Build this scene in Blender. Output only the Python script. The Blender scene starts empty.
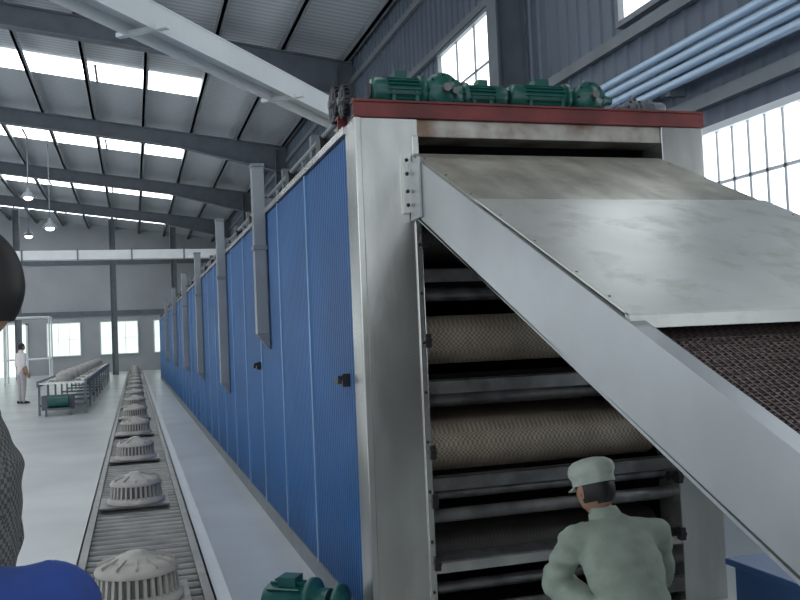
import bpy, math, random
from mathutils import Vector, Matrix, Euler
random.seed(4)
sc = bpy.context.scene
sc.view_settings.view_transform = 'Standard'
sc.view_settings.exposure = 0.0

# ------------------------------------------------------------------ materials
def mat(name, col, rough=0.5, metal=0.0, emit=0, noise=0.0, nscale=3.0, bump=0.0, bscale=40, coord='Object', tex=None, col2=None, stretch=(1,1,1)):
    m = bpy.data.materials.new(name); m.use_nodes = True
    nt = m.node_tree; b = nt.nodes['Principled BSDF']
    b.inputs['Base Color'].default_value = (*col, 1)
    b.inputs['Roughness'].default_value = rough
    b.inputs['Metallic'].default_value = metal
    if emit:
        b.inputs['Emission Color'].default_value = (*col, 1)
        b.inputs['Emission Strength'].default_value = emit
    tc = nt.nodes.new('ShaderNodeTexCoord')
    mp = nt.nodes.new('ShaderNodeMapping'); mp.inputs['Scale'].default_value = stretch
    nt.links.new(tc.outputs[coord], mp.inputs['Vector'])
    if noise or col2:
        c2 = col2 if col2 else tuple(c*(1-noise) for c in col)
        rmp = nt.nodes.new('ShaderNodeValToRGB')
        rmp.color_ramp.elements[0].color = (*c2, 1); rmp.color_ramp.elements[1].color = (*col, 1)
        rmp.color_ramp.elements[0].position = 0.35; rmp.color_ramp.elements[1].position = 0.65
        if tex == 'voronoi':
            t = nt.nodes.new('ShaderNodeTexVoronoi'); t.inputs['Scale'].default_value = nscale; o = t.outputs['Distance']
        elif tex == 'checker':
            t = nt.nodes.new('ShaderNodeTexChecker'); t.inputs['Scale'].default_value = nscale; o = t.outputs['Fac']
        elif tex == 'wave':
            t = nt.nodes.new('ShaderNodeTexWave'); t.inputs['Scale'].default_value = nscale; t.bands_direction='Y'; o = t.outputs['Fac']
        else:
            t = nt.nodes.new('ShaderNodeTexNoise'); t.inputs['Scale'].default_value = nscale; t.inputs['Detail'].default_value = 6; o = t.outputs['Fac']
        nt.links.new(mp.outputs[0], t.inputs['Vector']); nt.links.new(o, rmp.inputs['Fac'])
        last = rmp.outputs[0]
        if tex in ('checker','stain'):
            t2 = nt.nodes.new('ShaderNodeTexNoise'); t2.inputs['Scale'].default_value = 3.0 if tex=='checker' else 5; t2.inputs['Detail'].default_value = 8
            t2.inputs['Roughness'].default_value=.65
            nt.links.new(tc.outputs[coord], t2.inputs['Vector'])
            r2 = nt.nodes.new('ShaderNodeValToRGB')
            lo=(.6,.58,.54) if tex=='checker' else (.74,.71,.65)
            r2.color_ramp.elements[0].color=(*lo,1); r2.color_ramp.elements[1].color=(1,1,1,1)
            r2.color_ramp.elements[0].position=.35 if tex=='checker' else .30; r2.color_ramp.elements[1].position=.62 if tex=='checker' else .5
            nt.links.new(t2.outputs['Fac'], r2.inputs['Fac'])
            mx = nt.nodes.new('ShaderNodeMixRGB'); mx.blend_type='MULTIPLY'; mx.inputs[0].default_value=1
            nt.links.new(last,mx.inputs[1]); nt.links.new(r2.outputs[0],mx.inputs[2]); last=mx.outputs[0]
        nt.links.new(last, b.inputs['Base Color'])
    if bump:
        t = nt.nodes.new('ShaderNodeTexNoise'); t.inputs['Scale'].default_value = bscale
        bp = nt.nodes.new('ShaderNodeBump'); bp.inputs['Strength'].default_value = bump; bp.inputs['Distance'].default_value = 0.01
        nt.links.new(mp.outputs[0], t.inputs['Vector']); nt.links.new(t.outputs['Fac'], bp.inputs['Height']); nt.links.new(bp.outputs[0], b.inputs['Normal'])
    return m

M = {}
M['floor'] = mat('concrete_floor', (0.58,0.60,0.60), 0.28, noise=0.22, nscale=0.7)
M['roof'] = mat('roof_sheet', (0.50,0.53,0.56), 0.6, tex='wave', nscale=1.6, col2=(0.38,0.405,0.43), coord='Object')
M['steel_dark'] = mat('painted_steel_dark', (0.145,0.165,0.19), 0.5, noise=0.2)
M['steel_mid'] = mat('painted_steel_grey', (0.20,0.22,0.24), 0.5, noise=0.2)
M['cladding'] = mat('cladding_blue_grey', (0.125,0.155,0.20), 0.45, noise=0.15, nscale=0.8)
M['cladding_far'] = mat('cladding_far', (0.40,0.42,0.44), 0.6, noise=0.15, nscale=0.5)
M['sky'] = mat('daylit_roof_light', (0.93,0.97,1.0), 0.4, emit=4.8)
M['pane'] = mat('daylit_glass', (0.90,0.96,1.0), 0.3, emit=2.4)
M['pane_far'] = mat('daylit_glass_greenish', (0.80,0.95,0.88), 0.3, emit=1.0, col2=(0.5,0.62,0.5), nscale=1.5)
M['galv'] = mat('galvanised_steel', (0.66,0.655,0.62), 0.27, 0.88, col2=(0.50,0.49,0.46), nscale=2.2, bump=0.05, bscale=7, stretch=(2.5,2.5,.8))
M['galv_lt'] = mat('stainless_cover_light', (0.66,0.67,0.635), 0.36, 0.5, tex='stain', col2=(0.55,0.55,0.51), nscale=2.0)
M['galv_dirty'] = mat('stainless_cover_dirty', (0.52,0.51,0.44), 0.42, 0.5, tex='stain', col2=(0.33,0.315,0.26), nscale=3.2, stretch=(2.2,.8,.8))
M['lintel'] = mat('heat_stained_steel', (0.50,0.48,0.44), 0.4, 0.5, col2=(0.20,0.13,0.09), nscale=5)
M['beam'] = mat('conveyor_beam_grey', (0.45,0.47,0.48), 0.34, 0.5, noise=0.18, nscale=2)
M['duct'] = mat('side_duct_grey', (0.28,0.30,0.32), 0.36, 0.4, noise=0.18, nscale=2)
M['blue'] = mat('blue_panel', (0.026,0.125,0.335), 0.36, 0.0, noise=0.25, nscale=1.2)
M['seam_highlight'] = mat('panel_seam_highlight', (0.15,0.30,0.52), 0.35, 0.3)  # seam strips; the paler blue paints in specular streaks along them
M['blue_bin'] = mat('dull_blue_plastic', (0.04,0.11,0.27), 0.5, noise=0.2)
M['red'] = mat('red_oxide_paint', (0.19,0.032,0.03), 0.5, noise=0.45, nscale=5)
M['green'] = mat('motor_green', (0.010,0.105,0.085), 0.35, noise=0.3, nscale=8)
M['teal'] = mat('motor_teal', (0.012,0.11,0.10), 0.35, noise=0.3, nscale=8)
M['black'] = mat('black_iron', (0.02,0.02,0.022), 0.45, 0.2)
M['inside'] = mat('dark_interior', (0.015,0.014,0.013), 0.8)  # flat near-black for the dryer inside and the conveyor's bottom pan
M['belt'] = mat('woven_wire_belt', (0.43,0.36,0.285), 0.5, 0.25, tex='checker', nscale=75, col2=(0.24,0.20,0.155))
M['belt_dark'] = mat('dark_wire_belt', (0.08,0.072,0.065), 0.5, 0.4, tex='checker', nscale=95, col2=(0.04,0.037,0.033))  # darker version of the wire belt, for the top and bottom tiers
M['chain'] = mat('chain_mesh_belt', (0.18,0.135,0.13), 0.5, 0.4, tex='checker', nscale=70, col2=(0.07,0.05,0.048))
M['bar'] = mat('worn_steel_bar', (0.24,0.235,0.23), 0.4, 0.6, noise=0.5, nscale=8)
M['fan'] = mat('fan_cast_grey', (0.44,0.42,0.385), 0.5, noise=0.2, nscale=8)
M['fan_dark'] = mat('fan_slot_dark', (0.13,0.125,0.115), 0.7)
M['track'] = mat('track_steel', (0.27,0.27,0.26), 0.4, 0.5, noise=0.3, nscale=6)
M['white'] = mat('white_paint', (0.78,0.80,0.80), 0.4, noise=0.06)
M['tray'] = mat('cable_tray_white', (0.74,0.77,0.78), 0.4, noise=0.1, nscale=2)
M['pipeblue'] = mat('pale_blue_pipe', (0.50,0.64,0.80), 0.3, 0.3)
M['lamp'] = mat('lamp_glow', (1,1,0.98), 0.4, emit=6)
M['skin'] = mat('skin', (0.42,0.24,0.16), 0.5, noise=0.12, nscale=12)
M['hair'] = mat('black_hair', (0.015,0.013,0.012), 0.5, noise=0.3, nscale=60)
M['eye'] = mat('eye_white', (0.8,0.8,0.78), 0.3)
M['lip'] = mat('lips', (0.35,0.13,0.11), 0.5)
M['uni'] = mat('pale_green_uniform', (0.35,0.405,0.34), 0.85, noise=0.22, nscale=9, bump=1.0, bscale=11)
M['uni_cap'] = mat('pale_green_cap', (0.50,0.56,0.49), 0.85, noise=0.15, nscale=12, bump=.5, bscale=30)
M['check'] = mat('grey_checked_shirt', (0.22,0.22,0.22), 0.85, tex='checker', nscale=110, col2=(0.085,0.085,0.09))
M['bluecloth'] = mat('blue_cloth', (0.02,0.06,0.27), 0.85, noise=0.35, nscale=10, bump=0.6, bscale=12)
M['whitecloth'] = mat('white_cloth', (0.75,0.70,0.70), 0.85)
M['darkcloth'] = mat('dark_trousers', (0.04,0.04,0.055), 0.85)
M['greycloth'] = mat('grey_trousers', (0.45,0.42,0.42), 0.85)
M['shoe'] = mat('shoe_black', (0.02,0.02,0.02), 0.5)

# ------------------------------------------------------------------ mesh builder
class MB:
    def __init__(s): s.V=[]; s.F=[]; s.I=[]; s.S=[]; s.mats=[]
    def mi(s, m):
        m = M[m] if isinstance(m, str) else m
        if m not in s.mats: s.mats.append(m)
        return s.mats.index(m)
    def add(s, vs, fs, m, smooth=False):
        o=len(s.V); s.V += [tuple(v) for v in vs]; k=s.mi(m)
        for f in fs: s.F.append([i+o for i in f]); s.I.append(k); s.S.append(smooth)
    def box(s,x0,x1,y0,y1,z0,z1,m):
        s.add([(x0,y0,z0),(x1,y0,z0),(x1,y1,z0),(x0,y1,z0),(x0,y0,z1),(x1,y0,z1),(x1,y1,z1),(x0,y1,z1)],
              [(3,2,1,0),(4,5,6,7),(0,1,5,4),(1,2,6,5),(2,3,7,6),(3,0,4,7)], m)
    def obox(s,c,ax,ay,az,m):
        c=Vector(c);ax=Vector(ax);ay=Vector(ay);az=Vector(az)
        vs=[c+sx*ax+sy*ay+sz*az for sz in(-1,1) for sx,sy in((-1,-1),(1,-1),(1,1),(-1,1))]
        s.add(vs,[(3,2,1,0),(4,5,6,7),(0,1,5,4),(1,2,6,5),(2,3,7,6),(3,0,4,7)],m)
    def bar(s,p,q,w,h,m,up=(0,0,1)):
        p=Vector(p);q=Vector(q);d=(q-p);L=d.length;d.normalize();u=Vector(up)
        sd=d.cross(u).normalized();u=sd.cross(d).normalized()
        s.obox((p+q)/2,d*L/2,sd*w/2,u*h/2,m)
    def prism(s,poly,vec,m,smooth=False):
        n=len(poly);v=Vector(vec)
        vs=[Vector(p) for p in poly]+[Vector(p)+v for p in poly]
        s.add(vs,[(i,(i+1)%n,(i+1)%n+n,i+n) for i in range(n)],m,smooth)
        s.add(vs,[tuple(range(n))[::-1],tuple(range(n,2*n))],m)
    def tube(s,pts,rad,m,seg=14,side=None,smooth=True,roundtip=False):
        pts=[Vector(p) for p in pts]
        if not isinstance(rad,(list,tuple)): rad=[rad]*len(pts)
        rad=[r if isinstance(r,(list,tuple)) else (r,r) for r in rad]
        if roundtip:
            d=(pts[-1]-pts[-2]).normalized(); r=rad[-1]
            pts=pts+[pts[-1]+d*r[0]*0.6,pts[-1]+d*r[0]*0.95]; rad=rad+[(r[0]*.75,r[1]*.75),(r[0]*.3,r[1]*.3)]
        n=len(pts); vs=[]; sd=Vector(side) if side else None
        for i,p in enumerate(pts):
            t=(pts[min(i+1,n-1)]-pts[max(i-1,0)]).normalized()
            if sd is None:
                sd=t.cross(Vector((0,0,1)))
                if sd.length<0.1: sd=t.cross(Vector((1,0,0)))
            a=(sd-t*sd.dot(t)).normalized(); b=t.cross(a)
            if not side: sd=a
            for k in range(seg):
                an=2*math.pi*k/seg
                vs.append(p+a*math.cos(an)*rad[i][0]+b*math.sin(an)*rad[i][1])
        fs=[]
        for i in range(n-1):
            for k in range(seg):
                k2=(k+1)%seg
                fs.append((i*seg+k,i*seg+k2,(i+1)*seg+k2,(i+1)*seg+k))
        s.add(vs,fs,m,smooth)
        s.add(vs[:seg]+vs[-seg:],[tuple(range(seg))[::-1],tuple(range(seg,2*seg))],m)
    def cyl(s,p,q,r,m,seg=20): s.tube([p,q],[r,r],m,seg)
    def lathe(s,c,axis,prof,m,seg=24,smooth=True):
        ax=Vector(axis).normalized(); c=Vector(c)
        a=ax.cross(Vector((0,0,1)))
        if a.length<.1: a=ax.cross(Vector((1,0,0)))
        a.normalize(); b=ax.cross(a); vs=[];n=len(prof)
        for r,z in prof:
            for k in range(seg):
                an=2*math.pi*k/seg; vs.append(c+ax*z+(a*math.cos(an)+b*math.sin(an))*max(r,1e-4))
        s.add(vs,[(i*seg+k,i*seg+(k+1)%seg,(i+1)*seg+(k+1)%seg,(i+1)*seg+k) for i in range(n-1) for k in range(seg)],m,smooth)
        s.add(vs[:seg]+vs[-seg:],[tuple(range(seg))[::-1],tuple(range(seg,2*seg))],m)
    def ell(s,c,r,m,seg=16,rings=10,mtx=None,fn=None):
        c=Vector(c);vs=[];r=Vector(r) if hasattr(r,'__len__') else Vector((r,r,r))
        for j in range(rings+1):
            th=math.pi*j/rings
            for k in range(seg):
                an=2*math.pi*k/seg
                v=Vector((math.sin(th)*math.cos(an),math.sin(th)*math.sin(an),math.cos(th)))
                if j in(0,rings): v=Vector((0,0,math.cos(th)))+Vector((math.cos(an),math.sin(an),0))*1e-3
                v=fn(v) if fn else v
                v=Vector((v.x*r.x,v.y*r.y,v.z*r.z))
                if mtx: v=mtx@v
                vs.append(c+v)
        s.add(vs,[(j*seg+k,(j+1)*seg+k,(j+1)*seg+(k+1)%seg,j*seg+(k+1)%seg) for j in range(rings) for k in range(seg)],m,True)
    def mesh(s,name):
        me=bpy.data.meshes.new(name); me.from_pydata(s.V,[],s.F)
        for m in s.mats: me.materials.append(m)
        me.polygons.foreach_set('material_index',s.I); me.polygons.foreach_set('use_smooth',s.S)
        me.update(); return me
    def done(s,name,parent=None,bevel=0,loc=None,rotz=0):
        ob=bpy.data.objects.new(name,s.mesh(name)); sc.collection.objects.link(ob)
        if parent: ob.parent=parent
        if loc: ob.location=loc
        ob.rotation_euler=(0,0,rotz)
        if bevel:
            b=ob.modifiers.new('bevel','BEVEL'); b.width=bevel; b.segments=2; b.limit_method='ANGLE'; b.angle_limit=math.radians(50)
        return ob
def empty(name,loc=(0,0,0)):
    e=bpy.data.objects.new(name,None); sc.collection.objects.link(e); e.location=loc; e.empty_display_size=.2; return e

# ------------------------------------------------------------------ room shell
XW=5.0; XL=-16.0; YB=-12.0; YF=56.0
def roofz(x): return 8.05+0.12*(XW-x)
b=MB(); b.box(XL-.2,XW+.2,YB,YF+.2,-.2,0,'floor'); b.done('floor')
b=MB()
b.prism([(XL-.2,YB,roofz(XL-.2)),(XW+.2,YB,roofz(XW+.2)),(XW+.2,YB,roofz(XW+.2)+.12),(XL-.2,YB,roofz(XL-.2)+.12)],(0,YF+.2-YB,0),'roof')
b.done('ceiling')
SK=[-3,6,15,24,32.5,42,51]
for i,y in enumerate(SK):
    b=MB(); x0,x1=-14,1.9; 
    b.prism([(x0,y-.75,roofz(x0)-.05),(x1,y-.75,roofz(x1)-.05),(x1,y-.75,roofz(x1)-.01),(x0,y-.75,roofz(x0)-.01)],(0,1.5,0),'sky')
    for x in [x0+k*2.65 for k in range(7)]:
        b.box(x-.03,x+.03,y-.75,y+.75,roofz(x)-.1,roofz(x)-.05,'steel_mid')
    b.done('window_%d'%(i+20))
b=MB()
x=XL+.5
while x<XW-.1:
    z=roofz(x)-.07
    b.box(x-.035,x+.035,YB,YF,z-.19,z,'steel_mid'); b.box(x-.035,x+.09,YB,YF,z-.19,z-.17,'steel_mid')
    x+=1.45
b.done('ceiling_purlins')
RY=[1.4,10.4,19.4,28.4,37.4,46.4]
for y in RY:
    b=MB(); hw=.14
    def web(x): return roofz(x)-.28
    segs=[(XW-.05,.85),(1.5,.45),(-6,.45),(XL+.05,.7)]
    for (xa,da),(xb,db) in zip(segs[:-1],segs[1:]):
        za,zb=web(xa),web(xb)
        b.prism([(xa,y-.02,za-da),(xa,y-.02,za),(xb,y-.02,zb),(xb,y-.02,zb-db)],(0,.04,0),'steel_dark')
        for o1,o2 in ((0,0),(-da,-db)):
            b.prism([(xa,y-hw,za+o1),(xa,y-hw,za+o1+.03),(xb,y-hw,zb+o2+.03),(xb,y-hw,zb+o2)],(0,2*hw,0),'steel_dark')
    b.done('roof_rafter')
    b=MB()
    b.box(XW-.45,XW-.42,y-.15,y+.15,0,roofz(XW)-.35,'steel_dark'); b.box(XW-.05,XW-.02,y-.15,y+.15,0,roofz(XW)-.35,'steel_dark')
    b.box(XW-.42,XW-.05,y-.015,y+.015,0,roofz(XW)-.35,'steel_dark'); b.box(XW-.5,XW-.01,y-.2,y+.2,0,.03,'steel_dark')
    b.done('steel_column')
def ribwall(x,y0,y1,z0,z1,m,sgn):
    b=MB(); y=y0; prof=[]
    while y<y1:
        prof+= [(x,y),(x,y+.17),(x+sgn*.025,y+.19),(x+sgn*.025,y+.23),(x,y+.25)]; y+=.25
    prof.append((x,y1))
    vs=[(p[0],p[1],z0) for p in prof]+[(p[0],p[1],z1) for p in prof]; n=len(prof)
    fs=[(i,i+1,i+1+n,i+n) for i in range(n-1)]
    if sgn<0: fs=[f[::-1] for f in fs]
    b.add(vs,fs,m)
    xa,xb=sorted((x-sgn*.01,x-sgn*.15)); b.box(xa,xb,y0,y1,z0,z1,m)
    return b
b=ribwall(XW,YB,YF,0,roofz(XW),'cladding',-1)
for z in (1.1,3.45,4.45,6.15,7.3): b.box(XW-.1,XW-.03,YB,YF,z,z+.12,'steel_mid')
b.done('wall_right')
nw=0
def window(axis,pos,a0,a1,z0,z1,sgn,pm='pane',fm='white',mull=None,hb=1):
    global nw; nw+=1; b=MB()
    def bx(a,bb,zz0,zz1,t0,t1,m):
        t0,t1=sorted((pos+sgn*t0,pos+sgn*t1))
        if axis=='x': b.box(t0,t1,a,bb,zz0,zz1,m)
        else: b.box(a,bb,t0,t1,zz0,zz1,m)
    bx(a0,a1,z0,z1,.035,.05,pm); f=.06
    bx(a0,a1,z0-f,z0,.03,.12,fm);bx(a0,a1,z1,z1+f,.03,.12,fm);bx(a0-f,a0,z0-f,z1+f,.03,.12,fm);bx(a1,a1+f,z0-f,z1+f,.03,.12,fm)
    n=mull or max(1,int((a1-a0)/.6))
    for i in range(1,n): a=a0+(a1-a0)*i/n; bx(a-.015,a+.015,z0,z1,.05,.075,fm)
    for i in range(1,hb+1): z=z0+(z1-z0)*i/(hb+1); bx(a0,a1,z-.015,z+.015,.05,.075,fm)
    return b.done('window_%d'%nw)
for y0,y1 in ((-5,-2),(2.6,4.4),(5.9,7.9),(11.2,13.4),(15.5,17.5),(21,23.5),(25,27),(30,33),(39,42)):
    window('x',XW,y0,y1,4.68,6.05,-1,fm='steel_mid',mull=3)
for y0,y1 in ((-6,-1),(2.2,6.7),(12,16),(21,25),(30,34)):
    window('x',XW,y0,y1,1.4,3.2,-1,mull=int((y1-y0)/.2),hb=3,fm='white')
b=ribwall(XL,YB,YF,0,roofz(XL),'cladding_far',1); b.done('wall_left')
for y0 in range(-9,52,8): window('x',XL,y0,y0+6,1.2,5.2,1,mull=6)  # unseen glowing panes, added to light the hall and the dryer's left side
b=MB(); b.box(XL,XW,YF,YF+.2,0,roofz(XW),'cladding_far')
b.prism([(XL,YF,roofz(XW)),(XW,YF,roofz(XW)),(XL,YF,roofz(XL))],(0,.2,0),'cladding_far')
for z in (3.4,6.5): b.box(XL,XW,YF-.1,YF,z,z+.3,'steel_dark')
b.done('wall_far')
for x0,x1 in ((-13,-10.5),(-4.9,-3.1),(-1.9,0.2),(1.2,3.2)): window('y',YF,x0,x1,1.1,3.0,-1,pm='pane_far',mull=3)
b=MB(); b.box(-8.3,-6.1,YF-.06,YF-.02,.0,3.0,'pane_far')
for x in (-8.4,-6.1): b.box(x,x+.12,YF-.12,YF-.02,0,3.1,'white')
b.box(-8.4,-5.98,YF-.12,YF-.02,3.0,3.12,'white'); b.box(-7.25,-7.15,YF-.1,YF-.02,0,3.0,'white'); b.done('door_1')
for x,y in ((-1.0,50),(2.2,50),(-5.8,50)):
    b=MB(); b.box(x-.15,x+.15,y-.02,y+.02,0,roofz(x)-.4,'steel_mid'); b.box(x-.16,x-.13,y-.15,y+.15,0,roofz(x)-.4,'steel_mid'); b.box(x+.13,x+.16,y-.15,y+.15,0,roofz(x)-.4,'steel_mid')
    b.done('steel_column')
b=MB(); b.box(-13,4.4,36.0,36.5,4.95,5.3,'white')
for x in range(-12,5,2): b.box(x-.03,x+.03,35.97,36.53,4.92,5.33,'steel_mid')
for x in (-12.5,-7.0,4.2): b.box(x-.08,x+.08,36.15,36.35,0,4.95,'steel_mid')
b.done('overhead_duct')
b=MB(); P=Vector((1.95,7.4,3.36)); Q=Vector((-1.75,2.7,3.36)); d=(Q-P).normalized(); sd=d.cross(Vector((0,0,1)))
b.bar(P,Q,.19,.012,'tray')
b.bar(P+sd*.095,Q+sd*.095,.012,.15,'tray'); b.bar(P-sd*.095,Q-sd*.095,.012,.15,'tray'); b.bar(P+Vector((0,0,.075)),Q+Vector((0,0,.075)),.21,.01,'tray')
for t in (1.4,3.0,3.8,5.4):
    c=P+d*t; b.obox(c-Vector((0,0,.06)),d*.02,sd*.17,Vector((0,0,.012)),'tray')
b.cyl(P+d*.15,(P.x+d.x*.15,P.y+d.y*.15,2.65),.025,'steel_mid',8)
c=P+d*5.6; b.cyl(c,(c.x,c.y,roofz(c.x)-.27),.012,'steel_mid',6)
b.done('cable_tray')
b=MB()
for k in range(4):
    b.cyl((XW-.22,-6,3.72+.105*k),(XW-.22,40,3.72+.105*k),.04,'pipeblue',10)
for y in range(-5,40,3): b.box(XW-.2,XW-.02,y-.03,y+.03,3.65,4.1,'steel_mid')
b.done('wall_pipes')
for (x,y,z) in ((-3.5,33.9,7.0),(-2.8,33.9,5.9),(-4.2,40.5,6.4)):
    b=MB(); b.cyl((x,y,z+.3),(x,y,roofz(x)-.03),.02,'steel_mid',6)
    b.lathe((x,y,z),(0,0,1),[(.26,0),(.25,.03),(.16,.16),(.08,.22),(.07,.34),(.0,.35)],'steel_mid')
    b.ell((x,y,z),(.16,.16,.1),'lamp'); b.done('pendant_lamp')
b=MB()
for x in (-5.6,-3.7): b.cyl((x,43,0),(x,43,3.0),.04,'white',10); b.cyl((x,44.2,0),(x,44.2,3.0),.04,'white',10)
for z in (1.1,3.0):
    for y in (43,44.2): b.cyl((-5.65,y,z),(-3.65,y,z),.04,'white',10)
    for x in (-5.6,-3.7): b.cyl((x,43,z),(x,44.2,z),.035,'white',10)
b.done('white_pipe_frame')

# ------------------------------------------------------------------ tunnel dryer
dr=empty('tunnel_dryer',(1.09,4.25,0))
inv=Matrix.Translation((-1.09,-4.25,0))
def dpart(b,name,bevel=0):
    ob=b.done(name,bevel=bevel); ob.parent=dr; ob.matrix_parent_inverse=inv; return ob
X0,X1,Y0,Y1,H=1.09,3.13,4.25,41.0,2.65
for sx,nm in ((X0,'side_left'),(X1,'side_right')):
    b=MB(); sg=-1 if sx==X0 else 1
    prof=[]; y=4.46; seams=[]
    while y<Y1:
        ye=min(y+1.15,Y1); seams.append(y); yy=y+.03
        while yy+.05<ye-.02:
            prof+=[(yy,0),(yy+.028,0),(yy+.034,.007),(yy+.044,.007),(yy+.05,0)]; yy+=.05
        y=ye
    n=len(prof)
    z0,z1=.12,H-.05
    vs=[(sx-sg*(.012-o),p,z0) for p,o in prof]+[(sx-sg*(.012-o),p,z1) for p,o in prof]
    b.add(vs,[(i,i+1,i+1+n,i+n) for i in range(n-1)],'blue')
    for s_ in seams[1:]:
        b.box(min(sx-sg*.02,sx+sg*.006),max(sx-sg*.02,sx+sg*.006),s_-.02,s_+.025,z0,z1,'seam_highlight')
    b.box(min(sx-sg*.03,sx+sg*.004),max(sx-sg*.03,sx+sg*.004),4.46,Y1,0.0,z0,'steel_mid')
    b.box(min(sx-sg*.04,sx+sg*.012),max(sx-sg*.04,sx+sg*.012),4.46,Y1,z1+.01,H,'galv')
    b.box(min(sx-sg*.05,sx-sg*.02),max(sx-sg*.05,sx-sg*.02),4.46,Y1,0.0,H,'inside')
    dpart(b,nm)
b=MB()
for y in (4.62,8.07,11.5,15):
    b.box(X0-.03,X0+.01,y-.012,y+.012,1.28,1.35,'black'); b.cyl((X0-.03,y,1.33),(X0-.055,y,1.33),.012,'black',10); b.obox((X0-.055,y,1.31),(.01,0,0),(0,.05,0),(0,0,.012),'black')
dpart(b,'door_latches')
b=MB()
b.box(X0,1.42,Y0,4.46,0,H,'galv'); b.box(2.86,X1,Y0,4.46,0,H,'galv')
b.box(X0-.004,X0+.03,Y0-.012,Y0+.03,0,H,'galv')
b.box(1.42,2.86,Y0+.015,4.46,2.56,H,'lintel')
b.box(1.385,1.42,Y0-.012,Y0+.01,0,2.56,'galv')
for z in (.25,.5,.75,1.0,1.25,1.5,1.75,2.0,2.25): b.ell((1.402,Y0-.012,z),(.009,.006,.009),'black',8,6)
dpart(b,'end_frame',.004)
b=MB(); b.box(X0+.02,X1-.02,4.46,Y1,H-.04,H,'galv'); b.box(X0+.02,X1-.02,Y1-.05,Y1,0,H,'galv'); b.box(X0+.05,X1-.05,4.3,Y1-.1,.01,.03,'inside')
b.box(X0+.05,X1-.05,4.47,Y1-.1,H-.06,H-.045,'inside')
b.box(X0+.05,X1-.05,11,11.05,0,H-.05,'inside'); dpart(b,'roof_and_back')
def belt(b,zt,r,yc,yb,m='belt'):
    pts=[]
    N=14
    for i in range(N+1):
        a=math.pi/2+math.pi*i/N
        pts.append((yc+math.cos(a)*r,zt-r+math.sin(a)*r))
    pts=[(yb,zt)]+pts+[(yb,zt-2*r)]
    n=len(pts); vs=[(1.47,p[0],p[1]) for p in pts]+[(2.81,p[0],p[1]) for p in pts]
    b.add(vs,[(i,i+1,i+1+n,i+n) for i in range(n-1)],m,True)
    b.cyl((1.43,yc,zt-r),(2.85,yc,zt-r),.03,'bar',12)
b=MB()
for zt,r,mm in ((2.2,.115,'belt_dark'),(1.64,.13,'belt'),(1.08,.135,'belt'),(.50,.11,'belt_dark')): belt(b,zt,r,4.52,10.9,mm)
dpart(b,'tier_belts')
b=MB()
for z in (1.85,1.265,.765): 
    b.box(1.42,2.86,4.34,4.37,z-.035,z+.035,'bar'); b.box(1.42,2.86,4.34,4.40,z+.03,z+.036,'bar')
    b.box(1.42,2.86,4.9,4.95,z-.04,z+.04,'inside')
for z,y,r in ((.70,4.42,.028),(.60,4.36,.035),(.22,4.40,.03),(1.18,4.6,.04),(1.76,4.6,.04)): b.cyl((1.42,y,z),(2.86,y,z),r,'bar',14)
b.box(1.42,2.86,4.30,4.33,.32,.37,'galv'); b.box(1.42,2.86,4.30,4.33,.06,.14,'bar'); b.prism([(1.42,4.30,.37),(1.42,4.55,.40),(1.42,4.55,.41),(1.42,4.30,.38)],(1.44,0,0),'bar')
dpart(b,'cross_bars')
b=MB()
for x in (1.425,2.85):
    for z in (2.02,1.51,.945,.70,.39):
        b.cyl((x-.03,4.30,z),(x+.03,4.30,z),.026,'black',12); b.cyl((x,4.22,z),(x,4.30,z),.018,'black',12)
        b.box(x-.016,x+.016,4.225,4.27,z-.035,z+.035,'black')
dpart(b,'bearings',.003)
b=MB()
for y in (Y0-.005,4.60):
    b.box(1.085,3.14,y,y+.012,2.662,2.728,'red'); b.box(1.085,3.14,y-.01,y+.07,2.728,2.74,'red'); b.box(1.085,3.14,y-.01,y+.07,2.651,2.663,'red')
for x in (1.6,2.4,3.05): b.box(x,x+.05,4.3,4.6,2.655,2.735,'red')
b.box(1.2,3.05,4.34,4.66,2.736,2.75,'red')
dpart(b,'red_channel_base',.002)
b=MB()
b.cyl((X0+.06,4.8,2.78),(X0+.06,Y1,2.78),.018,'steel_mid',8)
y=4.8
while y<40:
    b.cyl((X0+.06,y,H-.02),(X0+.06,y,2.79),.014,'steel_mid',8)
    b.cyl((X0+.03,y+.5,H+.07),(X0+.22,y+.5,H+.07),.075,'black',14); b.box(X0+.04,X0+.2,y+.42,y+.58,H,H+.05,'steel_dark')
    b.box(X0+.05,X0+.12,y+.8,y+.86,H,H+.22,'steel_dark')
    y+=1.15
for yy,zz,rr in ((4.52,2.80,.10),(4.74,2.84,.12)):
    b.cyl((X0+.0,yy,zz),(X0+.03,yy,zz),rr*.8,'black',24); b.cyl((X0-.02,yy,zz),(X0+.1,yy,zz),.022,'bar',12)
    for k in range(6):
        a=k/6*2*math.pi; b.obox((X0+.0,yy+rr*.4*math.cos(a),zz+rr*.4*math.sin(a)),(.006,0,0),(0,.03*math.cos(a),.03*math.sin(a)),(0,-.006*math.sin(a),.006*math.cos(a)),'steel_dark')
    for k in range(20):
        a=k/20*2*math.pi; b.obox((X0+.015,yy+rr*.84*math.cos(a),zz+rr*.84*math.sin(a)),(.012,0,0),(0,.008*math.cos(a),.008*math.sin(a)),(0,-.006*math.sin(a),.006*math.cos(a)),'black')
    b.box(X0+.04,X0+.1,yy-.04,yy+.04,2.65,zz,'steel_dark')
dpart(b,'top_rail_and_sprockets')
b=MB()
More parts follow.
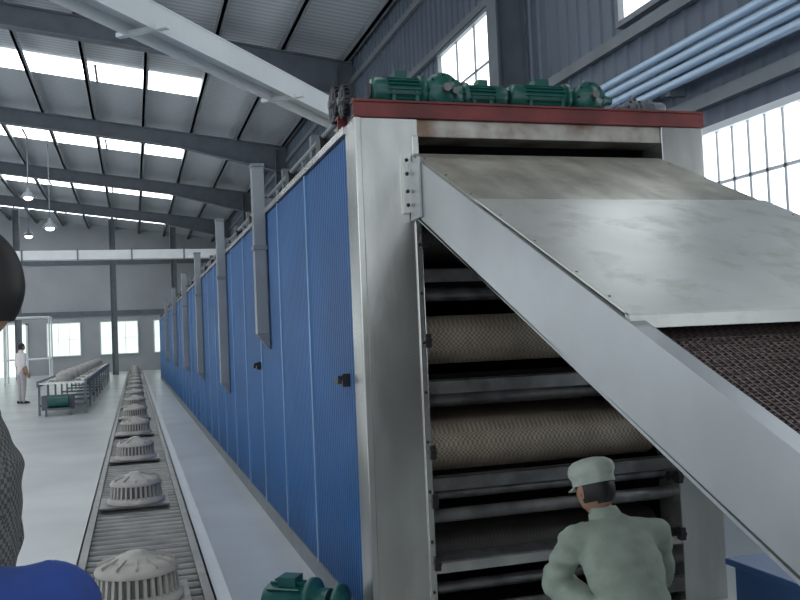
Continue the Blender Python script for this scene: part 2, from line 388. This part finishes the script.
for y,zb in ((7.4,1.5),(10.8,.95),(14.8,.95),(19,.95),(24,.95),(30,.95)):
    x=X0-.06
    b.box(x-.05,x+.05,y-.055,y+.055,zb+.1,3.0,'duct'); b.box(x-.055,x+.055,y-.06,y+.06,3.0,3.03,'steel_mid')
    b.prism([(x-.05,y-.055,zb+.1),(x+.05,y-.055,zb+.1),(x+.05,y-.055,zb-.03)],(0,.11,0),'steel_mid')
    b.box(x-.06,x+.06,y-.065,y+.065,2.3,2.34,'steel_mid'); b.box(x+.0,X0+.12,y-.03,y+.03,2.66,2.74,'steel_mid')
dpart(b,'side_ducts',.004)

# ------------------------------------------------------------------ gear motors
def gearmotor(name,x,y,z,L,m,flip=1,s=1.0):
    b=MB(); r=.075*s; zc=r+.03
    def X(t): return flip*t
    L2=L*.55
    b.cyl((X(0),0,zc),(X(L2),0,zc),r*.88,m,24)
    for k in range(18):
        a=2*math.pi*k/18
        b.obox((X(L2*.5),math.cos(a)*r*.95,zc+math.sin(a)*r*.95),(L2*.45,0,0),(0,math.cos(a)*r*.12,math.sin(a)*r*.12),(0,-math.sin(a)*.003,math.cos(a)*.003),m)
    b.lathe((X(0),0,zc),(-flip,0,0),[(r*1.05,-.03),(r*1.05,.03),(r*.85,.05),(r*.3,.055)],m)
    b.cyl((X(-.056),0,zc),(X(-.06),0,zc),r*.6,'black',16)
    b.box(min(X(L2*.35),X(L2*.65)),max(X(L2*.35),X(L2*.65)),-.04*s,.04*s,zc+r*.8,zc+r*1.45,m)
    b.lathe((X(L2),0,zc),(flip,0,0),[(r*1.25,0),(r*1.25,.02),(r*.9,.03),(r*.8,.06)],m)
    g0,g1=L2+.05,L
    b.lathe((X((g0+g1)/2),-.09*s,zc),(0,1,0),[(r*.3,-.02),(r*.8,0),(r*1.3,.015),(r*1.35,.05),(r*1.35,.13*s),(r*1.3,.165*s),(r*.7,.18*s),(r*.3,.2*s)],m,28)
    b.cyl((X((g0+g1)/2),-.15*s,zc),(X((g0+g1)/2),-.1*s,zc),r*.3,'bar',14)
    for k in range(8):
        a=2*math.pi*k/8; b.ell((X((g0+g1)/2)+math.cos(a)*r*1.1,-.08*s,zc+math.sin(a)*r*1.1),.008,'black',8,6)
    b.lathe((X(L),0,zc),(flip,0,0),[(r*.9,-.05),(r*.9,.01),(r*.5,.03),(r*.4,.07),(.02,.08)],m)
    b.box(min(X(.04),X(L-.02)),max(X(.04),X(L-.02)),-.09*s,.09*s,0,.018,m)
    for t in (.06,L2-.03,g0+.03,g1-.03): b.box(min(X(t-.01),X(t+.01)),max(X(t-.01),X(t+.01)),-.07*s,.07*s,.01,zc,m)
    b.ell((X((g0+g1)/2),0,zc+r*1.3),(.012,.012,.03),'bar',8,6)
    return b.done(name,loc=(x,y,z),bevel=0)
gearmotor('gear_motor',1.30,4.5,2.75,.40,'green',1)
gearmotor('gear_motor',1.98,4.5,2.75,.34,'green',-1,.85)
gearmotor('gear_motor',2.10,4.5,2.75,.52,'green',1,.95)
gearmotor('gear_motor',3.0,4.5,2.75,.18,'steel_dark',-1,.5)

# ------------------------------------------------------------------ inclined feed conveyor
fc=empty('feed_conveyor',(2.1,2.3,0)); finv=Matrix.Translation((-2.1,-2.3,0))
def fpart(b,name,bevel=0):
    ob=b.done(name,bevel=bevel); ob.parent=fc; ob.matrix_parent_inverse=finv
def tz(y): return 2.45-.455*(4.245-y)
b=MB()
for x in (1.375,2.79):
    ya,yb=4.235,-.55
    b.prism([(x,ya,tz(ya)),(x,yb,tz(yb)),(x,yb,tz(yb)-.24),(x,ya,tz(ya)-.3)],(.035,0,0),'beam')
    for o in (0,-.29):
        b.prism([(x,ya,tz(ya)+o),(x,yb,tz(yb)+o),(x,yb,tz(yb)+o+.012),(x,ya,tz(ya)+o+.012)],(.06,0,0),'beam')
fpart(b,'side_beams',.002)
b=MB()
def slab(ya,yb,x0,x1,o,t,m): b.prism([(x0,ya,tz(ya)+o),(x0,yb,tz(yb)+o),(x0,yb,tz(yb)+o+t),(x0,ya,tz(ya)+o+t)],(x1-x0,0,0),m)
slab(4.24,3.38,1.39,2.835,.014,.006,'galv_dirty'); slab(3.42,2.27,1.385,2.838,.022,.007,'galv_lt')
slab(2.29,2.262,1.385,2.838,-.01,.038,'galv_lt')
for x in (1.40,2.80):
    for y in (4.1,3.8,3.5,3.2,2.9,2.6,2.4): b.ell((x,y,tz(y)+.028),(.006,.006,.004),'bar',8,6)
fpart(b,'cover_plates')
b=MB(); slab(4.23,-.5,1.42,2.78,-.07,.012,'chain'); slab(4.2,-.5,1.42,2.78,-.285,.01,'inside')
y=2.27
while y>-.5:
    b.cyl((1.42,y,tz(y)-.055),(2.78,y,tz(y)-.055),.005,'chain',6); y-=.016
x=1.46
while x<2.77:
    slab(2.27,-.5,x,x+.006,-.055,.007,'chain'); x+=.025
fpart(b,'chain_belt')
b=MB()
b.box(1.325,1.37,4.225,4.248,2.16,2.47,'galv'); b.box(1.362,1.372,4.08,4.24,2.12,2.42,'beam')
for z in (2.2,2.27,2.36,2.43): b.ell((1.347,4.222,z),(.01,.007,.01),'black',8,6)
for y in (.5,-.4):
    for x in (1.36,2.80): b.box(x,x+.05,y-.03,y+.03,0,tz(y)-.2,'steel_mid'); b.box(x-.04,x+.09,y-.07,y+.07,0,.01,'steel_mid')
b.cyl((1.4,-.55,tz(-.55)-.12),(2.8,-.55,tz(-.55)-.12),.1,'bar',20)
fpart(b,'mounts_and_legs')

b=MB(); b.box(2.62,3.2,2.95,3.5,.06,.42,'blue_bin'); b.box(2.59,3.23,2.92,3.53,.42,.45,'blue_bin')
for x in (2.66,3.1):
    for y in (3.0,3.4): b.box(x,x+.05,y,y+.05,0,.06,'black')
for k in range(6): b.box(2.7+k*.08,2.72+k*.08,2.935,2.95,.1,.4,'blue_bin')
b.done('blue_storage_bin',bevel=.01)

# ------------------------------------------------------------------ track with fans
b=MB()
for x in (-.33,.27):
    b.box(x,x+.05,2.2,45,.30,.312,'track'); b.box(x,x+.05,2.2,45,.388,.40,'track'); xx=x if x<0 else x+.04
    b.box(xx,xx+.01,2.2,45,.30,.40,'track'); b.box(x+.01,x+.03,2.2,45,.08,.11,'track')
y=2.3
while y<45:
    b.cyl((-.29,y,.35),(.28,y,.35),.024,'track',8); y+=.13
y=2.6
while y<45:
    for x in (-.325,.28): b.box(x,x+.04,y,y+.04,0,.3,'track'); b.box(x-.02,x+.06,y-.02,y+.06,0,.008,'track')
    b.box(-.3,.3,y,y+.04,.08,.11,'track'); y+=1.15
b.box(.33,.42,2.2,45,.27,.29,'white')
b.done('roller_track',bevel=0)
def fan_mesh():
    b=MB(); b.box(-.25,.23,-.23,.23,0,.012,'bar')
    b.lathe((0,0,.012),(0,0,1),[(.205,0),(.205,.02),(.185,.03),(.178,.04)],'fan')
    b.lathe((0,0,.05),(0,0,1),[(.165,0),(.165,.09),(.15,.12)],'fan_dark')
    for k in range(32):
        a=2*math.pi*k/32; ca,sa=math.cos(a),math.sin(a)
        b.prism([(ca*.16-sa*.007,sa*.16+ca*.007,.045),(ca*.186-sa*.007,sa*.186+ca*.007,.045),(ca*.176-sa*.007,sa*.176+ca*.007,.135),(ca*.15-sa*.007,sa*.15+ca*.007,.165)],(sa*.014,-ca*.014,0),'fan')
    b.lathe((0,0,.135),(0,0,1),[(.182,0),(.184,.012),(.165,.035),(.125,.055),(.12,.05),(.10,.062),(.05,.075),(.045,.085),(.02,.09)],'fan',32)
    for k in range(12):
        a=2*math.pi*k/12; ca,sa=math.cos(a),math.sin(a)
        b.obox((ca*.13,sa*.13,.187),(ca*.04,sa*.04,-.012),(-sa*.004,ca*.004,0),(0,0,.008),'fan')
    return b.mesh('ventilation_fan')
fm=fan_mesh(); y=4.2
while y<44:
    o=bpy.data.objects.new('ventilation_fan',fm); sc.collection.objects.link(o); o.location=(-.02,y,.40); y+=2.6

b=MB()
b.box(-.25,.25,-.14,.14,0,.03,'steel_dark'); 
b.lathe((.02,0,.16),(1,0,0),[(.1,-.25),(.11,-.23),(.11,-.02),(.14,-.01),(.14,.02),(.09,.03),(.09,.1)],'teal')
for k in range(14):
    a=2*math.pi*k/14; b.obox((-.11,math.cos(a)*.115,.16+math.sin(a)*.115),(.09,0,0),(0,math.cos(a)*.01,math.sin(a)*.01),(0,-math.sin(a)*.004,math.cos(a)*.004),'teal')
b.lathe((.16,0,.15),(1,0,0),[(.12,0),(.125,.01),(.125,.03),(.08,.03),(.08,.05),(.03,.06)],'teal',24)
b.box(-.15,-.05,-.05,.05,.26,.31,'teal'); b.box(-.2,-.17,-.1,.1,.02,.1,'teal'); b.box(.0,.03,-.1,.1,.02,.1,'teal')
b.done('floor_motor',loc=(.83,4.60,0),rotz=-.6)

# ------------------------------------------------------------------ far packing line
b=MB()
b.box(-2.15,-1.15,22,42,.72,.76,'galv'); b.box(-2.2,-2.15,22,42,.66,.80,'steel_mid'); b.box(-1.15,-1.1,22,42,.66,.80,'steel_mid')
y=22.1
while y<42:
    for x in (-2.18,-1.17): b.box(x,x+.05,y,y+.05,0,.7,'steel_mid')
    b.box(-2.15,-1.12,y,y+.05,.2,.25,'steel_mid'); b.lathe((-1.65,y+1,.76),(0,0,1),[(.22,0),(.22,.08),(.2,.16),(.08,.24),(.01,.25)],'fan',20)
    b.box(-2.0,-1.3,y+.65,y+1.35,.76,.775,'bar'); y+=2.2
b.box(-2.1,-1.4,22.0,22.4,.12,.45,'steel_dark'); b.cyl((-1.95,21.85,.32),(-1.5,21.85,.32),.13,'teal',16); b.box(-2.0,-1.45,21.75,22.0,.14,.18,'steel_dark')
for x in (-2.0,-1.45): b.box(x,x+.04,21.75,21.79,0,.14,'steel_dark')
b.done('packing_conveyor')

# ------------------------------------------------------------------ people
def lerp(a,b,t): return Vector(a)*(1-t)+Vector(b)*t
def seg_dist(p,a,b):
    ab=b-a; t=max(0,min(1,(p-a).dot(ab)/ab.length_squared)); return (p-(a+ab*t)).length
def headfn(v):
    x,y,z=v
    if z<0:
        k=-z; x*=1-.30*k*k-.05*k; y=y*(1-.18*k*k)+.10*k
    else: y=y-.06*z
    if y<0: y*=1.06
    f=max(0,y)
    y+= .26*math.exp(-((x/.16)**2+((z+.16)/.17)**2))*f
    y+= .10*math.exp(-((x/.10)**2+((z-.05)/.2)**2))*f
    y-= .10*math.exp(-(((abs(x)-.38)/.2)**2+((z-.03)/.13)**2))*f
    y+= .05*math.exp(-((x/.35)**2+((z+.52)/.10)**2))*f
    y+= .07*math.exp(-((x/.3)**2+((z+.85)/.15)**2))*f
    return Vector((x,y,z))
def head(b,c,R,cap=False,s=1.0):
    r=Vector((.076,.094,.118))*s
    b.ell(c,r,'skin',40,30,mtx=R,fn=headfn)
    def L(x,y,z): return Vector(c)+R@(Vector((x*r.x,y*r.y,z*r.z)))
    for sx in (-1,1):
        b.ell(L(sx*.38,.83,.03),.0125*s,'eye',12,8); b.ell(L(sx*.38,.95,.03),.006*s,'hair',10,6)
        b.ell(L(sx*.38,.93,.22),Vector((.018,.006,.004))*s,'hair',10,6,mtx=R)
        b.ell(L(sx*1.02,-.05,-.02),Vector((.012,.02,.032))*s,'skin',12,10,mtx=R@Euler((0,sx*.15,sx*-.4)).to_matrix())
        b.ell(L(sx*1.10,-.02,-.02),Vector((.006,.012,.02))*s,'lip',10,8,mtx=R)
    b.ell(L(0,.93,-.50),Vector((.024,.008,.006))*s,'lip',14,8,mtx=R); b.ell(L(0,.93,-.57),Vector((.02,.009,.007))*s,'lip',14,8,mtx=R)
    t=MB(); t.ell((0,0,0),r*1.085,'hair',40,30,fn=lambda v:headfn(v) if v.y<.3 else Vector((v.x,v.y,v.z)))
    keep=[]
    for f in t.F:
        m=sum((Vector(t.V[i]) for i in f),Vector())/len(f); x,y,z=m.x/r.x,m.y/r.y,m.z/r.z
        lim=.55 if y>.35 else (.15 if y>.0 else -.55+.1*abs(x))
        if z>lim: keep.append(f)
    used={}; vs=[]; fs=[]
    for f in keep:
        g=[]
        for i in f:
            if i not in used: used[i]=len(vs); vs.append(Vector(c)+R@Vector(t.V[i]))
            g.append(used[i])
        fs.append(g)
    b.add(vs,fs,'hair',True)
    if cap:
        Z=R@Vector((0,0,1)); Yv=R@Vector((0,1,0)); Xv=R@Vector((1,0,0))
        c0=L(0,-.05,.22)
        seg=48; prof=[(1.12,0),(1.15,.03),(1.14,.26),(1.17,.29),(1.27,.44),(1.28,.60),(1.18,.78),(.85,.93),(.4,1.0),(.02,1.01)]
        vs=[]
        for q,z in prof:
            for k in range(seg):
                a=2*math.pi*k/seg; wob=1+(.025*math.sin(9*a+z*3)+.02*math.sin(4*a+1) if z>.28 else 0)
                vs.append(c0+Xv*math.cos(a)*q*r.x*wob+Yv*math.sin(a)*q*r.y*1.02*wob+Z*(z*r.z))
        b.add(vs,[(i*seg+k,i*seg+(k+1)%seg,(i+1)*seg+(k+1)%seg,(i+1)*seg+k) for i in range(len(prof)-1) for k in range(seg)],'uni_cap',True)
        vs=[];n=14
        for k in range(n+1):
            a=math.pi*(.12+.76*k/n); 
            for q,dz in ((1.08,.03),(1.75,-.10)):
                vs.append(c0+Xv*math.cos(a)*(1.08 if q<1.5 else 1.15)*r.x+Yv*math.sin(a)*q*r.y+Z*dz*r.z)
        b.add(vs,[(2*k,2*k+1,2*k+3,2*k+2) for k in range(n)],'uni_cap',True)
        b.add([v-Z*.004 for v in vs],[(2*k,2*k+2,2*k+3,2*k+1) for k in range(n)],'uni_cap',True)
def hand(b,w,d,nrm,thumb,curl=.35,s=1.0):
    w=Vector(w); d=Vector(d).normalized(); nrm=Vector(nrm); nrm=(nrm-d*nrm.dot(d)).normalized()
    th=Vector(thumb); th=(th-d*th.dot(d)-nrm*th.dot(nrm)).normalized()
    b.tube([w-d*.03,w,w+d*.03*s,w+d*.06*s,w+d*.09*s],[(.026,.022),(.026,.02),(.036*s,.017),(.04*s,.016),(.038*s,.013)],'skin',14,side=th)
    for i,(o,l) in enumerate(((.031,.070),(.011,.079),(-.010,.073),(-.030,.058))):
        p=w+d*.082*s+th*o*s; pts=[p-d*.01]; a=0; dd=d.copy()
        for k,fr in enumerate((.45,.3,.25)):
            a+=curl*(.6 if k==0 else 1.0)+i*.03
            dd=d*math.cos(a)-nrm*math.sin(a); p=p+dd*l*fr*s; pts.append(p)
        b.tube(pts,[.0095*s,.009*s,.008*s,.007*s],'skin',10,roundtip=True)
    p=w+d*.02*s+th*.028*s; t1=(th*.75+d*.65-nrm*.2).normalized(); t2=(th*.3+d*.85-nrm*.4).normalized()
    b.tube([p-t1*.015,p+t1*.035*s,p+t1*.035*s+t2*.03*s,p+t1*.035*s+t2*.055*s],[.014*s,.0115*s,.010*s,.008*s],'skin',10,roundtip=True)
def person(name,loc,rotz,J,shirt,pants,cap=False,headrot=(0,0,0),sleeve=1.0,s=1.0,voxel=.013,curl=.4,wrinkle=0):
    V=lambda k:Vector(J[k])
    t=MB()
    t.tube([V('pelvis')+Vector((0,0,0))-(V('waist')-V('pelvis')).normalized()*.10,V('pelvis'),V('waist'),V('chest'),V('shl'),V('neck')],
           [(.11,.09),(.165,.125),(.150,.115),(.175,.125),(.15,.095),(.062,.062)],'skin',24,side=(1,0,0))
    t.tube([V('shl'),V('neck'),V('head')-Vector((0,0,.04))],[.075,.056,.052],'skin',16)
    bones=[('n',V('neck')+(V('head')-V('neck'))*.25,V('head')),('t',V('pelvis'),V('waist')),('t',V('waist'),V('chest')),('t',V('chest'),V('neck'))]
    for q in 'LR':
        sh,el,wr=V('sh'+q),V('el'+q),V('wr'+q); hp,kn,an=V('hp'+q),V('kn'+q),V('an'+q)
        t.tube([lerp(V('shl'),sh,.35),sh,lerp(sh,el,.5),el,lerp(el,wr,.3),wr],[.07,.072,.060,.050,.048,.036],'skin',16)
        t.ell(sh,.070,'skin'); t.ell(el,.050,'skin')
        t.tube([lerp(V('pelvis'),hp,.5),hp,lerp(hp,kn,.5),kn,lerp(kn,an,.3),an],[.10,.105,.090,.068,.066,.048],'skin',18)
        t.ell(hp,.10,'skin'); t.ell(kn,.068,'skin')
        bones+=[('t',V('shl'),sh),('t',sh,el),('s' if sleeve>=1 else 'k',el,wr),('p',hp,kn),('p',kn,an)]
    bones.append(('p',V('hpL'),V('hpR'))); 
    ob=bpy.data.objects.new('tmp',t.mesh('tmp')); sc.collection.objects.link(ob)
    r=ob.modifiers.new('r','REMESH'); r.mode='VOXEL'; r.voxel_size=voxel
    sm=ob.modifiers.new('s','SMOOTH'); sm.iterations=6; sm.factor=.6
    dg=bpy.context.evaluated_depsgraph_get(); dg.update(); me=bpy.data.meshes.new_from_object(ob.evaluated_get(dg))
    bpy.data.objects.remove(ob)
    from mathutils import noise as NZ
    vs=[]
    for v in me.vertices:
        c=v.co.copy()
        if wrinkle and (c-V('head')).length>.17:
            q=Vector((c.x*9,c.y*9,c.z*22)); c+=v.normal*(NZ.noise(q)*wrinkle+abs(NZ.noise(q*.5+Vector((3,1,7))))*wrinkle)
        vs.append(c)
    mm={'n':'skin','k':'skin','t':shirt,'s':shirt,'p':pants}
    b=MB(); b.V=[tuple(v) for v in vs]
    for p in me.polygons:
        c=p.center; best=min(bones,key=lambda k:seg_dist(c,k[1],k[2])/(1.35 if k[0]=='t' and k[1]!=k[2] else 1.0))
        b.F.append(list(p.vertices)); b.I.append(b.mi(mm[best[0]])); b.S.append(True)
    up=(V('head')-V('neck')).normalized(); cn=V('neck')+up*.005
    b.tube([cn-up*.02,cn+up*.012,cn+up*.028],[(.078,.078),(.070,.070),(.065,.065)],shirt,20,side=(1,0,0))
    for q in 'LR':
        el,wr=V('el'+q),V('wr'+q); d=(wr-el).normalized()
        if sleeve>=1: b.tube([wr-d*.05,wr-d*.0],[.044,.040],shirt,16)
        else: b.tube([el-(el-V('sh'+q)).normalized()*.06,el-(el-V('sh'+q)).normalized()*.0],[.058,.056],shirt,16)
        hn=J.get('hn'+q); dd=Vector(hn[0]) if hn else d; nr=Vector(hn[1]) if hn else Vector((1 if q=='R' else -1,0,0)); tb=Vector(hn[2]) if hn else Vector((0,1,0))
        hand(b,wr+d*.01,dd,nr,tb,curl)
        an=V('an'+q); td=(V('to'+q)-an); td.z=0; td.normalize(); g=Vector((an.x,an.y,0))
        b.tube([g-td*.075+Vector((0,0,.045)),g-td*.055+Vector((0,0,.045)),g+Vector((0,0,.048)),g+td*.07+Vector((0,0,.040)),g+td*.14+Vector((0,0,.030)),g+td*.185+Vector((0,0,.022))],
               [(.025,.03),(.036,.045),(.040,.048),(.046,.040),(.044,.030),(.022,.018)],'shoe',18,side=td.cross(Vector((0,0,1))))
        b.tube([an-Vector((0,0,.05)),an+(V('kn'+q)-an).normalized()*.03],[.045,.05],pants,14)
    R=Euler(headrot).to_matrix(); head(b,V('head'),R,cap)
    o=b.done(name,loc=loc,rotz=rotz); o.scale=(s,s,s); return o
stand=dict(pelvis=(0,0,.93),waist=(0,.01,1.08),chest=(0,0,1.27),shl=(0,-.01,1.41),neck=(0,0,1.49),head=(0,.02,1.625),
 shL=(-.185,-.01,1.40),shR=(.185,-.01,1.40),elL=(-.235,-.03,1.12),elR=(.235,-.03,1.12),wrL=(-.24,.06,.87),wrR=(.24,.06,.87),
 hpL=(-.09,0,.90),hpR=(.09,0,.90),knL=(-.10,.015,.49),knR=(.10,.015,.49),anL=(-.11,-.02,.09),anR=(.11,-.02,.09),toL=(-.13,.15,0),toR=(.13,.15,0))
standb=dict(stand); standb.update(head=(0,-.03,1.605),neck=(0,.01,1.47),shl=(0,.02,1.38),shL=(-.185,.03,1.36),shR=(.185,.03,1.36),elL=(-.24,-.02,1.10),elR=(.24,-.02,1.10))
squat=dict(pelvis=(0,-.18,.27),waist=(0,-.17,.40),chest=(0,-.06,.57),shl=(0,.03,.68),neck=(-.02,.07,.74),head=(-.045,.115,.855),
 shL=(-.185,.02,.66),shR=(.195,.02,.66),elL=(-.25,.15,.43),elR=(.27,.14,.43),wrL=(-.12,.36,.50),wrR=(.10,.37,.52),
 hpL=(-.10,-.16,.26),hpR=(.10,-.16,.26),knL=(-.21,.22,.45),knR=(.21,.22,.45),anL=(-.13,0,.09),anR=(.13,0,.09),toL=(-.17,.15,0),toR=(.17,.15,0),
 hnL=((.35,.85,.1),(0,-.1,1),(1,0,0)),hnR=((-.35,.85,.1),(0,-.1,1),(-1,0,0)))
person('crouching_worker',(1.945,3.38,0),-.15,squat,'uni','uni',cap=True,headrot=(-.28,0,.35),wrinkle=.012,s=.97)
person('standing_worker',(-3.15,27.6,0),-1.0,stand,'whitecloth','greycloth',headrot=(-.1,0,0),sleeve=0)
person('man_in_checked_shirt',(-.345,1.87,0),1.45,standb,'check','darkcloth',headrot=(-.05,0,.1),s=1.04,wrinkle=.006)
person('man_in_blue_shirt',(-.265,1.17,0),-.1,stand,'bluecloth','darkcloth',s=.88,wrinkle=.008)

# ------------------------------------------------------------------ world
w=bpy.data.worlds.new('overcast'); sc.world=w; w.use_nodes=True
bg=w.node_tree.nodes['Background']; bg.inputs[0].default_value=(.84,.92,1,1); bg.inputs[1].default_value=1.4

# ------------------------------------------------------------------ camera
f=880; th=math.atan(267/f); pt=math.atan(34/f); ph=math.radians(2.4)
F=Vector((math.sin(th)*math.cos(pt),math.cos(th)*math.cos(pt),math.sin(pt)))
R0=Vector((math.cos(th),-math.sin(th),0)); U0=R0.cross(F)
Rc=R0*math.cos(ph)-U0*math.sin(ph); Uc=R0*math.sin(ph)+U0*math.cos(ph)
cd=bpy.data.cameras.new('camera'); cam=bpy.data.objects.new('camera',cd); sc.collection.objects.link(cam)
m=Matrix((( Rc.x,Uc.x,-F.x,0),(Rc.y,Uc.y,-F.y,0),(Rc.z,Uc.z,-F.z,1.55),(0,0,0,1)))
cam.matrix_world=m; cd.sensor_width=36; cd.lens=f/800*36; cd.clip_start=.05; cd.clip_end=300
sc.camera=cam
